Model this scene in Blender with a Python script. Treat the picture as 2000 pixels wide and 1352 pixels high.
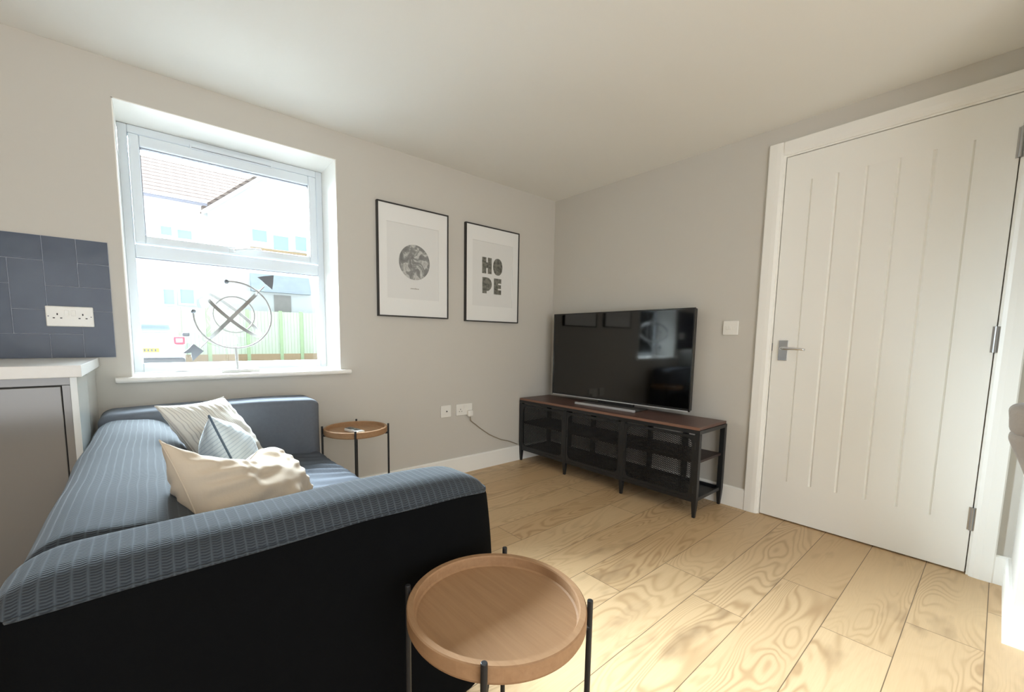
import bpy, bmesh, math, random
from mathutils import Vector, Matrix, noise
for o in list(bpy.data.objects): bpy.data.objects.remove(o)
R = math.radians
S = bpy.context.scene
COL = S.collection

# ------------------------------------------------------------------ camera
W, HH = 2000, 1352
F_PX, PPX, PPY = 812.17, 961.87, 745.82
CAM = Vector((-2.7943, -2.5758, 1.0296))
def cam_axes(yaw, pitch, roll):
    y, p, r = R(yaw), R(pitch), R(roll)
    f = Vector((math.sin(-y)*math.cos(p), math.cos(-y)*math.cos(p), math.sin(p)))
    rt = Vector((math.cos(-y), -math.sin(-y), 0)); up = rt.cross(f)
    return rt*math.cos(r)+up*math.sin(r), -rt*math.sin(r)+up*math.cos(r), f
rt, up, fw = cam_axes(-39.3185, -5.7747, .6826)
cd = bpy.data.cameras.new('camera'); cam = bpy.data.objects.new('camera', cd); COL.objects.link(cam)
cam.matrix_world = Matrix(((rt.x, up.x, -fw.x, CAM.x), (rt.y, up.y, -fw.y, CAM.y), (rt.z, up.z, -fw.z, CAM.z), (0, 0, 0, 1)))
cd.sensor_width = 36; cd.lens = F_PX/W*36
cd.shift_x = (W/2-PPX)/W; cd.shift_y = (PPY-HH/2)/W
cd.clip_start = .02; cd.clip_end = 300
S.camera = cam

# ------------------------------------------------------------------ exposure, sky, light
S.view_settings.view_transform = 'Standard'; S.view_settings.look = 'None'
S.view_settings.gamma = 1; S.view_settings.use_curve_mapping = False
S.view_settings.exposure = 0.50
S.cycles.max_bounces = 14; S.cycles.diffuse_bounces = 8; S.cycles.transparent_max_bounces = 16
S.cycles.sample_clamp_indirect = 6
SKY_BASE, SKY_LOBE = 2.0, 210.0
wd = bpy.data.worlds.new('sky'); S.world = wd; wd.use_nodes = True
nt = wd.node_tree; nt.nodes.clear()
tc = nt.nodes.new('ShaderNodeTexCoord')
dt = nt.nodes.new('ShaderNodeVectorMath'); dt.operation = 'DOT_PRODUCT'
dt.inputs[1].default_value = Vector((-.24, .76, .60)).normalized()
nt.links.new(tc.outputs['Generated'], dt.inputs[0])
mr = nt.nodes.new('ShaderNodeMapRange'); mr.inputs['From Min'].default_value = .68; mr.inputs['From Max'].default_value = 1
mr.interpolation_type = 'SMOOTHSTEP'
mr.inputs['To Min'].default_value = SKY_BASE; mr.inputs['To Max'].default_value = SKY_LOBE
nt.links.new(dt.outputs['Value'], mr.inputs['Value'])
bg = nt.nodes.new('ShaderNodeBackground'); bg.inputs['Color'].default_value = (.80, .91, 1, 1)
nt.links.new(mr.outputs['Result'], bg.inputs['Strength'])
wo = nt.nodes.new('ShaderNodeOutputWorld'); nt.links.new(bg.outputs[0], wo.inputs[0])
# portal that guides sampling of the daylight through the window (gives no light of its own)
pl = bpy.data.lights.new('window_portal', 'AREA'); pl.shape = 'RECTANGLE'; pl.size = .95; pl.size_y = 1.2
pl.cycles.is_portal = True
po = bpy.data.objects.new('window_portal', pl); COL.objects.link(po)
po.location = (-2.385, .335, 1.455); po.rotation_euler = (R(-90), 0, 0)

# added fill light behind the camera, brightens the walls facing away from the window
al = bpy.data.lights.new('rear_fill', 'AREA'); al.shape = 'RECTANGLE'; al.size = 2.6; al.size_y = 1.9
al.energy = 48; al.color = (.90, .95, 1)
ao = bpy.data.objects.new('rear_fill', al); COL.objects.link(ao)
ao.location = (-3.0, -4.74, 1.15); ao.rotation_euler = (R(90), 0, 0)

# ------------------------------------------------------------------ node helpers
def lin(c):
    return tuple((x/255/12.92 if x/255 <= .04045 else ((x/255+.055)/1.055)**2.4) for x in c)
def mat(name, col, rough=.5, metal=0, spec=.5, sheen=0, coat=0, bump=None, var=None):
    """col linear; bump=(scale, strength, dist); var=(scale, amount) subtle colour mottling"""
    m = bpy.data.materials.new(name); m.use_nodes = True
    n = m.node_tree.nodes; l = m.node_tree.links; b = n['Principled BSDF']
    b.inputs['Base Color'].default_value = (*col, 1)
    b.inputs['Roughness'].default_value = rough; b.inputs['Metallic'].default_value = metal
    b.inputs['Specular IOR Level'].default_value = spec
    if sheen:
        b.inputs['Sheen Weight'].default_value = sheen; b.inputs['Sheen Roughness'].default_value = .45
    if coat: b.inputs['Coat Weight'].default_value = coat; b.inputs['Coat Roughness'].default_value = .1
    t = n.new('ShaderNodeTexCoord')
    if var:
        ns = n.new('ShaderNodeTexNoise'); ns.inputs['Scale'].default_value = var[0]; ns.inputs['Detail'].default_value = 4
        l.new(t.outputs['Object'], ns.inputs['Vector'])
        mx = n.new('ShaderNodeMix'); mx.data_type = 'RGBA'
        mx.inputs['A'].default_value = (*[c*(1-var[1]) for c in col], 1)
        mx.inputs['B'].default_value = (*[min(1, c*(1+var[1])) for c in col], 1)
        l.new(ns.outputs['Fac'], mx.inputs['Factor']); l.new(mx.outputs['Result'], b.inputs['Base Color'])
    if bump:
        ns = n.new('ShaderNodeTexNoise'); ns.inputs['Scale'].default_value = bump[0]; ns.inputs['Detail'].default_value = 3
        l.new(t.outputs['Object'], ns.inputs['Vector'])
        bp = n.new('ShaderNodeBump'); bp.inputs['Strength'].default_value = bump[1]; bp.inputs['Distance'].default_value = bump[2]
        l.new(ns.outputs['Fac'], bp.inputs['Height']); l.new(bp.outputs['Normal'], b.inputs['Normal'])
    return m
class NT:
    """tiny expression helper for node trees"""
    def __init__(s, m): s.n = m.node_tree.nodes; s.l = m.node_tree.links; s.b = s.n['Principled BSDF']
    def put(s, sock, v):
        if isinstance(v, (int, float)): sock.default_value = v
        elif isinstance(v, (tuple, list)): sock.default_value = (*v, 1) if len(sock.default_value) == 4 and len(v) == 3 else v
        else: s.l.new(v, sock)
    def m(s, op, a, b=0, c=0):
        x = s.n.new('ShaderNodeMath'); x.operation = op
        s.put(x.inputs[0], a); s.put(x.inputs[1], b); s.put(x.inputs[2], c); return x.outputs[0]
    def xyz(s, v):
        x = s.n.new('ShaderNodeSeparateXYZ'); s.l.new(v, x.inputs[0]); return x.outputs
    def comb(s, a, b, c):
        x = s.n.new('ShaderNodeCombineXYZ')
        for i, v in enumerate((a, b, c)): s.put(x.inputs[i], v)
        return x.outputs[0]
    def noise(s, v, scale, detail=3, rough=.5, dist=0):
        x = s.n.new('ShaderNodeTexNoise'); s.l.new(v, x.inputs['Vector'])
        x.inputs['Scale'].default_value = scale; x.inputs['Detail'].default_value = detail
        x.inputs['Roughness'].default_value = rough; x.inputs['Distortion'].default_value = dist; return x.outputs['Fac']
    def white(s, v):
        x = s.n.new('ShaderNodeTexWhiteNoise'); x.noise_dimensions = '3D'; s.l.new(v, x.inputs['Vector']); return x.outputs['Value']
    def mix(s, f, a, b):
        x = s.n.new('ShaderNodeMix'); x.data_type = 'RGBA'
        s.put(x.inputs['Factor'], f); s.put(x.inputs['A'], a); s.put(x.inputs['B'], b); return x.outputs['Result']
    def ramp(s, f, stops):
        x = s.n.new('ShaderNodeValToRGB'); s.l.new(f, x.inputs[0]); e = x.color_ramp.elements
        e[0].position, e[0].color = stops[0][0], (*stops[0][1], 1); e[1].position, e[1].color = stops[-1][0], (*stops[-1][1], 1)
        for p, c in stops[1:-1]: q = e.new(p); q.color = (*c, 1)
        return x.outputs[0]
    def bump(s, h, strength, dist):
        x = s.n.new('ShaderNodeBump'); x.inputs['Strength'].default_value = strength; x.inputs['Distance'].default_value = dist
        s.l.new(h, x.inputs['Height']); s.l.new(x.outputs[0], s.b.inputs['Normal'])
    def obj(s): return s.n.new('ShaderNodeTexCoord').outputs['Object']

# ------------------------------------------------------------------ materials
M = {}
M['wall'] = mat('beige_wall_paint', lin((205, 201, 193)), .85, spec=.2, bump=(220, .08, .001))
M['ceil'] = mat('white_ceiling_paint', lin((236, 235, 230)), .9, spec=.2, bump=(160, .06, .001))
M['trim'] = mat('white_satin_paint', lin((246, 245, 240)), .38, spec=.4)
M['upvc'] = mat('white_upvc', lin((222, 229, 235)), .3, spec=.5)
M['gasket'] = mat('grey_gasket', lin((120, 122, 130)), .6)
M['white_plastic'] = mat('white_plastic', lin((238, 236, 230)), .3)
M['dark_hole'] = mat('dark_recess', (.02, .02, .02), .8)
M['chrome'] = mat('polished_chrome', (.75, .76, .78), .18, metal=1)
M['satin'] = mat('satin_steel', (.40, .40, .40), .35, metal=1)
M['worktop'] = mat('pale_laminate', lin((226, 224, 220)), .3, var=(60, .03))
M['cab_end'] = mat('pale_grey_gloss_panel', lin((205, 208, 205)), .18, coat=.5)
M['cab_door'] = mat('grey_gloss_door', lin((112, 109, 104)), .16, coat=.5)
M['cab_dark'] = mat('dark_cabinet_gap', lin((84, 81, 76)), .6)
M['grout'] = mat('pale_grout', lin((165, 170, 182)), .8)
M['black_metal'] = mat('black_powder_coat', lin((28, 30, 32)), .42, spec=.5)
M['tv_body'] = mat('black_tv_plastic', (.012, .012, .013), .3)
M['tv_screen'] = mat('glossy_black_screen', (.001, .001, .001), .06, spec=.75, bump=(6, .01, .002))
M['silver'] = mat('brushed_silver', (.62, .62, .63), .35, metal=.3)
M['frame_black'] = mat('black_frame', lin((48, 46, 44)), .5)
M['mount'] = mat('white_mount_board', lin((236, 236, 234)), .35, spec=.5)
M['paper'] = mat('white_print_paper', lin((228, 228, 226)), .4, spec=.5)
M['inktext'] = mat('grey_caption_ink', lin((170, 166, 158)), .6)
M['sculpt'] = mat('antique_grey_metal', lin((160, 158, 155)), .5, metal=.25)
M['sculpt_dark'] = mat('dark_grey_metal', lin((112, 116, 122)), .5, metal=.2)
M['plinth'] = mat('pale_stone_plinth', lin((222, 222, 220)), .6)
M['cream'] = None
M['remote_w'] = mat('white_remote_end', lin((225, 225, 222)), .3)
M['remote_k'] = mat('dark_remote_keys', lin((50, 52, 52)), .4)
M['piping'] = mat('slate_blue_piping', lin((88, 104, 120)), .8)
M['seam'] = mat('dark_seam', (.02, .023, .027), .9)
M['coat'] = mat('brown_grey_cloth', lin((104, 92, 80)), .95, sheen=.2, bump=(90, .5, .003), var=(14, .2))
M['render_wall'] = mat('white_render', lin((196, 197, 196)), .9, var=(1.5, .03))
M['barge'] = mat('white_bargeboard', lin((228, 228, 228)), .6)
M['gutter'] = mat('grey_gutter', lin((120, 118, 128)), .5)
M['ext_glass'] = mat('blue_grey_window_glass', lin((140, 160, 174)), .15, spec=.5)
M['ext_frame'] = mat('white_window_frame', lin((235, 235, 235)), .5)
M['slate'] = mat('grey_slate_canopy', lin((150, 158, 165)), .8, var=(3, .15))
M['garage'] = mat('grey_brick', lin((136, 132, 128)), .9, var=(5, .15))
M['carpaint'] = mat('white_car_paint', lin((225, 226, 230)), .25, coat=1)
M['carblack'] = mat('black_car_trim', (.03, .034, .04), .5)
M['carglass'] = mat('dark_car_glass', lin((120, 135, 138)), .06, spec=.8)
M['taillight'] = mat('red_lamp_lens', lin((190, 30, 60)), .15)
M['plate'] = mat('yellow_plate', lin((235, 190, 20)), .5)
M['asphalt'] = mat('pale_concrete_ground', lin((98, 96, 93)), .95, var=(4, .1))
M['post'] = mat('green_grey_post', lin((150, 170, 130)), .8, var=(6, .1))
M['gravel'] = mat('ochre_gravel_board', lin((150, 128, 98)), .9, var=(8, .15))

def m_fence():
    m = mat('pale_green_boards', lin((176, 190, 166)), .85); t = NT(m)
    x, y, z = t.xyz(t.obj())
    f = t.m('FRACT', t.m('DIVIDE', x, .12)); g = t.m('LESS_THAN', f, .07)
    n = t.noise(t.comb(t.m('FLOOR', t.m('DIVIDE', x, .12)), 0, t.m('MULTIPLY', z, .3)), 3)
    c = t.mix(n, lin((165, 182, 160)), lin((192, 196, 172)))
    t.put(t.b.inputs['Base Color'], t.mix(g, c, lin((110, 120, 90)))); return m
M['fence'] = m_fence()
def m_roof():
    m = mat('brown_pantiles', lin((140, 108, 96)), .85); t = NT(m)
    x, y, z = t.xyz(t.obj())
    row = t.m('DIVIDE', z, .19); f = t.m('FRACT', row)
    wav = t.m('ABSOLUTE', t.m('SINE', t.m('MULTIPLY', x, math.pi/.30)))
    line = t.m('LESS_THAN', t.m('SUBTRACT', f, t.m('MULTIPLY', wav, .10)), .16)
    side = t.m('LESS_THAN', wav, .18)
    n = t.white(t.comb(t.m('FLOOR', t.m('DIVIDE', x, .30)), t.m('FLOOR', row), 0))
    c = t.mix(n, lin((112, 100, 94)), lin((121, 109, 102)))
    c = t.mix(t.m('MULTIPLY', side, .35), c, lin((100, 88, 83)))
    t.put(t.b.inputs['Base Color'], t.mix(line, c, lin((76, 66, 62)))); return m
M['roof'] = m_roof(); M['roof'].node_tree.nodes['Principled BSDF'].inputs['Specular IOR Level'].default_value = 0

def m_floor():
    m = mat('oak_laminate_planks', (.5, .4, .3), .42, spec=.45); t = NT(m)
    x, y, z = t.xyz(t.obj()); PW, PL = .1925, 1.29
    yy = t.m('DIVIDE', t.m('ADD', y, 1.47+PW*20), PW); row = t.m('FLOOR', yy); fy = t.m('FRACT', yy)
    off = t.m('MULTIPLY', t.white(t.comb(row, 7.3, 2)), PL)
    for rw, jx in ((19, -1.35), (17, -1.13), (16, -.70), (13, -.335)):
        k = t.m('COMPARE', row, rw, .3); fix = (-(jx+20)) % PL
        off = t.m('ADD', t.m('MULTIPLY', off, t.m('SUBTRACT', 1, k)), t.m('MULTIPLY', k, fix))
    xx = t.m('DIVIDE', t.m('ADD', t.m('ADD', x, 20), off), PL); col = t.m('FLOOR', xx); fx = t.m('FRACT', xx)
    idv = t.comb(row, col, 5); r1 = t.white(idv); r2 = t.white(t.comb(col, row, 11)); r3 = t.white(t.comb(col, 3, row))
    # broad cathedral figure: distorted distance field stretched along the plank
    base = t.comb(t.m('ADD', t.m('MULTIPLY', x, 1.0), t.m('MULTIPLY', r1, 37)),
                  t.m('ADD', t.m('MULTIPLY', y, 5.2), t.m('MULTIPLY', r2, 51)), t.m('MULTIPLY', r3, 9))
    big = t.noise(base, 1.35, 1.5, .45, .5)
    rings = t.m('SINE', t.m('MULTIPLY', big, 125))
    rings = t.m('MULTIPLY', t.m('ADD', rings, 1), .5)
    rings = t.m('POWER', rings, 2.4)
    amp = t.noise(base, .9, 2); amp = t.m('MULTIPLY', t.m('SUBTRACT', amp, .36), 3.6)
    amp = t.m('MINIMUM', t.m('MAXIMUM', amp, .10), 1)
    fine = t.noise(t.comb(t.m('ADD', t.m('MULTIPLY', x, 3), t.m('MULTIPLY', r1, 17)), t.m('MULTIPLY', y, 90), r2), 3, 4, .6)
    knot = t.noise(t.comb(t.m('ADD', t.m('MULTIPLY', x, 1.5), t.m('MULTIPLY', r2, 23)), t.m('ADD', t.m('MULTIPLY', y, 4), t.m('MULTIPLY', r1, 31)), 1), 1.7, 3, .55)
    knot = t.m('MINIMUM', t.m('MAXIMUM', t.m('MULTIPLY', t.m('SUBTRACT', knot, .60), 7), 0), 1)
    light = t.mix(r1, lin((207, 176, 136)), lin((219, 192, 153)))
    light = t.mix(t.m('MULTIPLY', r3, .35), light, lin((190, 158, 116)))
    c = t.mix(t.m('MULTIPLY', t.m('MULTIPLY', rings, amp), .62), light, lin((150, 116, 78)))
    c = t.mix(t.m('MULTIPLY', t.m('SUBTRACT', 1, fine), .45), c, lin((172, 138, 98)))
    c = t.mix(t.m('MULTIPLY', knot, .55), c, lin((118, 92, 66)))
    gy = t.m('MULTIPLY', t.m('MINIMUM', fy, t.m('SUBTRACT', 1, fy)), PW)
    gx = t.m('MULTIPLY', t.m('MINIMUM', fx, t.m('SUBTRACT', 1, fx)), PL)
    g = t.m('LESS_THAN', t.m('MINIMUM', gx, gy), .0013)
    t.put(t.b.inputs['Base Color'], t.mix(t.m('MULTIPLY', g, .8), c, lin((70, 52, 34))))
    t.put(t.b.inputs['Roughness'], t.m('ADD', .36, t.m('MULTIPLY', fine, .2)))
    h = t.m('SUBTRACT', t.m('MULTIPLY', fine, .3), t.m('MULTIPLY', g, 1.5)); t.bump(h, .25, .0012)
    return m
M['floor'] = m_floor()
def m_wood(name, a, b, sx=1, sy=30, rough=.45, axis='x'):
    m = mat(name, a, rough); t = NT(m); x, y, z = t.xyz(t.obj())
    if axis == 'y': x, y = y, x
    v = t.comb(t.m('MULTIPLY', x, sx), t.m('MULTIPLY', y, sy), t.m('MULTIPLY', z, sy))
    n = t.noise(v, 4, 4, .6, .4); t.put(t.b.inputs['Base Color'], t.mix(n, a, b)); t.bump(n, .1, .0008); return m
M['oak'] = m_wood('oak_tray_veneer', lin((142, 108, 78)), lin((172, 137, 103)), 1.5, 22, rough=.62, axis='y'); M['oak'].node_tree.nodes['Principled BSDF'].inputs['Specular IOR Level'].default_value = .2
M['walnut'] = m_wood('walnut_stained_top', lin((70, 47, 40)), lin((102, 72, 62)), 1.2, 26, rough=.38, axis='y')
M['shelf'] = m_wood('dark_stained_shelf', lin((44, 34, 32)), lin((62, 48, 46)), 1.2, 26, rough=.5, axis='y')
def m_tile():
    m = mat('slate_blue_glossy_tile', lin((84, 92, 108)), .2, spec=.3); t = NT(m)
    n = t.noise(t.obj(), 9, 2); t.put(t.b.inputs['Base Color'], t.mix(n, lin((62, 70, 88)), lin((74, 84, 98))))
    t.bump(t.noise(t.obj(), 14, 1), .12, .01); return m
M['tile'] = m_tile()
def m_rib():
    m = mat('ribbed_charcoal_blue_cover', (.05, .06, .07), .9, spec=.12, sheen=.10); t = NT(m)
    o = t.obj(); x, y, z = t.xyz(o)
    wob = t.m('MULTIPLY', t.noise(o, 6, 2), .012)
    a = t.m('FRACT', t.m('DIVIDE', t.m('ADD', x, wob), .0165))
    ridge = t.m('SUBTRACT', 1, t.m('MINIMUM', t.m('MULTIPLY', t.m('ABSOLUTE', t.m('SUBTRACT', a, .5)), 5), 1))
    zig = t.m('MULTIPLY', t.m('ABSOLUTE', t.m('SUBTRACT', a, .5)), .004)
    b = t.m('SINE', t.m('MULTIPLY', t.m('ADD', t.m('ADD', y, t.m('MULTIPLY', z, .8)), t.m('ADD', zig, wob)), 2*math.pi/.0058))
    b = t.m('MULTIPLY', t.m('ADD', b, 1), .5)
    h = t.m('MAXIMUM', ridge, t.m('MULTIPLY', b, .8))
    con = t.m('MINIMUM', t.m('MAXIMUM', t.m('MULTIPLY', t.noise(o, 3, 3), 1.3), .45), 1)
    h = t.m('MULTIPLY', h, con)
    c = t.mix(h, (.018, .021, .026), (.100, .118, .136))
    c = t.mix(t.m('MULTIPLY', t.noise(o, 2.5, 3), .5), c, (.05, .06, .07))
    t.put(t.b.inputs['Base Color'], c); t.bump(h, .6, .002); return m
M['rib'] = m_rib()
M['shadefab'] = mat('shaded_plain_cover', (.0035, .0038, .0042), .95, spec=.06, bump=(400, .3, .001), var=(30, .15))  # shade on the sofa's near side put into the colour, darker than its cloth
M['armfab'] = mat('grey_blue_cover', (.135, .148, .172), .95, spec=.06, sheen=.04, bump=(260, .35, .001), var=(60, .1))
def m_pillow(name, a, b, period, axis, amt=1.):
    m = mat(name, a, .9, spec=.2, sheen=.2); t = NT(m)
    uv = t.n.new('ShaderNodeUVMap').outputs[0]; u, v, _ = t.xyz(uv)
    s = t.m('FRACT', t.m('DIVIDE', u if axis == 'u' else v, period)); g = t.m('MULTIPLY', t.m('LESS_THAN', s, .28), amt)
    t.put(t.b.inputs['Base Color'], t.mix(g, a, b)); t.bump(t.noise(t.obj(), 260, 2), .25, .001); return m
M['cream'] = m_pillow('cream_cotton', lin((197, 182, 162)), lin((193, 178, 158)), .02, 'u', .2)
M['cream_stripe'] = m_pillow('cream_striped_cotton', lin((230, 226, 216)), lin((200, 195, 187)), .034, 'u')
M['blue_stripe'] = m_pillow('pale_blue_striped_cotton', lin((210, 222, 230)), lin((186, 202, 214)), .036, 'v')
def m_globe():
    m = mat('grey_planet_print', (.2, .2, .2), .5); t = NT(m); o = t.obj()
    n = t.noise(o, 14, 5, .6, 1.2); c = t.ramp(n, [(.3, lin((112, 112, 112))), (.5, lin((140, 140, 138))), (.58, lin((205, 205, 202))), (.7, lin((150, 148, 146)))])
    t.put(t.b.inputs['Base Color'], c); return m
M['globe'] = m_globe()
def m_ink():
    m = mat('mottled_dark_ink', (.1, .1, .1), .6); t = NT(m)
    n = t.noise(t.obj(), 45, 4, .6); t.put(t.b.inputs['Base Color'], t.ramp(n, [(.35, lin((76, 76, 70))), (.6, lin((130, 129, 120)))])); return m
M['ink'] = m_ink()
def m_glass():
    m = bpy.data.materials.new('clear_glazing'); m.use_nodes = True; n = m.node_tree.nodes; l = m.node_tree.links
    n.remove(n['Principled BSDF']); out = n['Material Output']
    tr = n.new('ShaderNodeBsdfTransparent'); tr.inputs[0].default_value = (.93, .95, .95, 1)
    gl = n.new('ShaderNodeBsdfGlossy'); gl.inputs['Roughness'].default_value = .01
    fr = n.new('ShaderNodeFresnel'); fr.inputs[0].default_value = 1.45
    mx = n.new('ShaderNodeMixShader'); l.new(fr.outputs[0], mx.inputs[0]); l.new(tr.outputs[0], mx.inputs[1]); l.new(gl.outputs[0], mx.inputs[2])
    l.new(mx.outputs[0], out.inputs[0]); return m
M['glass'] = m_glass()

# ------------------------------------------------------------------ object helpers
def link(name, me, m, parent=None, smooth=False):
    o = bpy.data.objects.new(name, me); COL.objects.link(o)
    if m is not None:
        for x in (m if isinstance(m, (list, tuple)) else [m]): me.materials.append(x)
    if smooth:
        for p in me.polygons: p.use_smooth = True
    if parent is not None:
        o.parent = parent
        o.matrix_parent_inverse = Matrix.Translation(parent.location).inverted() if parent.type != 'MESH' or parent.location.length else Matrix.Identity(4)
    return o
def ob(name, bm, m, parent=None, smooth=False, bevel=0, seg=2):
    bmesh.ops.recalc_face_normals(bm, faces=bm.faces)
    me = bpy.data.meshes.new(name); bm.to_mesh(me); bm.free()
    o = link(name, me, m, parent, smooth)
    if bevel:
        b = o.modifiers.new('bevel', 'BEVEL'); b.width = bevel; b.segments = seg; b.limit_method = 'ANGLE'; b.angle_limit = R(40)
    return o
def NB(): return bmesh.new()
def box(bm, x0, x1, y0, y1, z0, z1, rot=None, mi=0):
    vs = [bm.verts.new((x, y, z)) for x in (x0, x1) for y in (y0, y1) for z in (z0, z1)]
    if rot is not None:
        for v in vs: v.co = rot @ v.co
    for f in ((0, 1, 3, 2), (4, 6, 7, 5), (0, 4, 5, 1), (2, 3, 7, 6), (0, 2, 6, 4), (1, 5, 7, 3)):
        bm.faces.new([vs[i] for i in f]).material_index = mi
    return bm
def B(*a, **k): return box(NB(), *a, **k)
def tube(bm, pts, r, n=10, closed=False, cap=True):
    pts = [Vector(p) for p in pts]; N = len(pts); rings = []; prev = None
    for i, p in enumerate(pts):
        if closed: d = (pts[(i+1) % N]-pts[i-1]).normalized()
        else: d = (pts[min(i+1, N-1)]-pts[max(i-1, 0)]).normalized()
        if prev is None: a = d.orthogonal().normalized()
        else: a = (prev-d*prev.dot(d)).normalized()
        prev = a; b = d.cross(a); rr = r[i] if isinstance(r, (list, tuple)) else r
        rings.append([bm.verts.new(p+(a*math.cos(2*math.pi*k/n)+b*math.sin(2*math.pi*k/n))*rr) for k in range(n)])
    for i in range(N if closed else N-1):
        A, C = rings[i], rings[(i+1) % N]
        for k in range(n): bm.faces.new((A[k], A[(k+1) % n], C[(k+1) % n], C[k]))
    if cap and not closed: bm.faces.new(rings[0][::-1]); bm.faces.new(rings[-1])
    return bm
def lathe(bm, prof, c, n=64):
    rings = []
    for r, z in prof:
        if r < 1e-6: rings.append([bm.verts.new((c[0], c[1], c[2]+z))])
        else: rings.append([bm.verts.new((c[0]+r*math.cos(2*math.pi*k/n), c[1]+r*math.sin(2*math.pi*k/n), c[2]+z)) for k in range(n)])
    for A, C in zip(rings, rings[1:]):
        if len(A) == 1 and len(C) == 1: continue
        for k in range(n):
            if len(A) == 1: bm.faces.new((A[0], C[k], C[(k+1) % n]))
            elif len(C) == 1: bm.faces.new((A[k], A[(k+1) % n], C[0]))
            else: bm.faces.new((A[k], A[(k+1) % n], C[(k+1) % n], C[k]))
    return bm
def sphere(bm, c, r, n=16):
    lathe(bm, [(r*math.sin(math.pi*i/n), -r*math.cos(math.pi*i/n)) for i in range(n+1)], c, n*2); return bm
def band(bm, c, ax, r, w, th, n=72, ref=None):
    """flat ring band: centre c, axis ax, radius r, width w along the axis, thickness th"""
    ax = Vector(ax).normalized(); a = ax.orthogonal().normalized(); b = ax.cross(a); c = Vector(c); R_ = []
    for k in range(n):
        d = a*math.cos(2*math.pi*k/n)+b*math.sin(2*math.pi*k/n)
        R_.append([bm.verts.new(c+d*(r+s*th/2)+ax*t*w/2) for s, t in ((-1, -1), (1, -1), (1, 1), (-1, 1))])
    for k in range(n):
        A, C = R_[k], R_[(k+1) % n]
        for j in range(4): bm.faces.new((A[j], A[(j+1) % 4], C[(j+1) % 4], C[j]))
    return bm
def prism(bm, pts, d):
    """extrude polygon pts (3D) by vector d"""
    d = Vector(d); a = [bm.verts.new(Vector(p)) for p in pts]; b = [bm.verts.new(Vector(p)+d) for p in pts]
    bm.faces.new(a[::-1]); bm.faces.new(b); n = len(pts)
    for i in range(n): bm.faces.new((a[i], a[(i+1) % n], b[(i+1) % n], b[i]))
    return bm
def softbox(x0, x1, y0, y1, z0, z1, r, res, fn=None, cut=None):
    """dense rounded box; fn(p)->p shapes it"""
    bm = NB(); cache = {}; L0 = [bm.verts.layers.float.new('o'+c) for c in 'xyz']
    rr = r if isinstance(r, tuple) else (r, r, r)
    dims = [(x0, x1), (y0, y1), (z0, z1)]
    def ticks(a, b, q):
        n = max(4, int((b-a)/res)); t = [a+(b-a)*i/n for i in range(n+1)]
        e = [a+q*(1-math.cos(math.pi/2*k/6)) for k in range(1, 7)]; f = [b-q*(1-math.cos(math.pi/2*k/6)) for k in range(1, 7)]
        t = [v for v in t if a+q*1.02 < v < b-q*1.02]
        return sorted(set([round(v, 6) for v in [a, b]+e+f+t]))
    T = [ticks(*dims[i], rr[i]) for i in range(3)]
    if cut: T[2] = sorted(set([v for v in T[2] if abs(v-cut) > .004]+[cut]))
    def vert(p):
        k = tuple(round(c, 6) for c in p)
        if k in cache: return cache[k]
        q = [min(max(p[i], dims[i][0]+rr[i]), dims[i][1]-rr[i]) for i in range(3)]
        d = [(p[i]-q[i])/rr[i] for i in range(3)]; L = math.sqrt(sum(c*c for c in d)) or 1
        v = Vector([q[i]+rr[i]*d[i]/L for i in range(3)])
        if fn: v = fn(v)
        cache[k] = bm.verts.new(v)
        for i in range(3): cache[k][L0[i]] = p[i]
        return cache[k]
    for ax in range(3):
        a, b = [i for i in range(3) if i != ax]
        for side in dims[ax]:
            for i in range(len(T[a])-1):
                for j in range(len(T[b])-1):
                    P = []
                    for u, w in ((i, j), (i+1, j), (i+1, j+1), (i, j+1)):
                        p = [0, 0, 0]; p[ax] = side; p[a] = T[a][u]; p[b] = T[b][w]; P.append(vert(p))
                    try: bm.faces.new(P)
                    except ValueError: pass
    return bm
def empty(name, loc, label=None, cat=None, group=None):
    o = bpy.data.objects.new(name, None); COL.objects.link(o); o.location = loc; o.empty_display_size = .05
    if label: o['label'] = label; o['category'] = cat
    if group: o['group'] = group
    return o
def tag(o, label, cat, group=None):
    o['label'] = label; o['category'] = cat
    if group: o['group'] = group
    return o
def struct(o, label=None):
    o['kind'] = 'structure'
    if label: o['label'] = label
    return o
def ns(p, s, seed=0): return noise.noise(Vector((p[0]*s+seed, p[1]*s+seed*1.7, p[2]*s-seed)))
def copy_tree(o, parent=None):
    c = o.copy(); COL.objects.link(c)
    if parent is not None: c.parent = parent
    for ch in [x for x in bpy.data.objects if x.parent == o]: copy_tree(ch, c)
    return c

# ------------------------------------------------------------------ room shell
H = 2.2325; XL, YF = -5.0, -4.8
WX1, WX2, WZ1, WZ2, WD, WT = -2.873, -1.896, .836, 2.073, .251, .34
struct(ob('floor', B(XL, .12, YF, .0, -.12, 0), M['floor']), 'oak laminate plank floor')
struct(ob('ceiling', B(XL-.1, .12, YF-.1, WT, H, H+.12), M['ceil']), 'white painted ceiling')
b = NB(); box(b, XL-.1, WX1, 0, WT, -.12, H); box(b, WX2, .12, 0, WT, -.12, H)
box(b, WX1, WX2, 0, WT, -.12, WZ1-.026); box(b, WX1, WX2, 0, WT, WZ2, H)
struct(ob('wall_back', b, M['wall']), 'beige painted wall with the window')
DY1, DY2, DZT = -1.728, -2.551, 2.054
b = NB(); box(b, 0, .12, DY1+.016, .0, -.12, H); box(b, 0, .12, YF-.1, DY2-.016, -.12, H); box(b, 0, .12, DY2-.016, DY1+.016, DZT+.016, H)
struct(ob('wall_right', b, M['wall']), 'beige painted wall with the white door')
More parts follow.
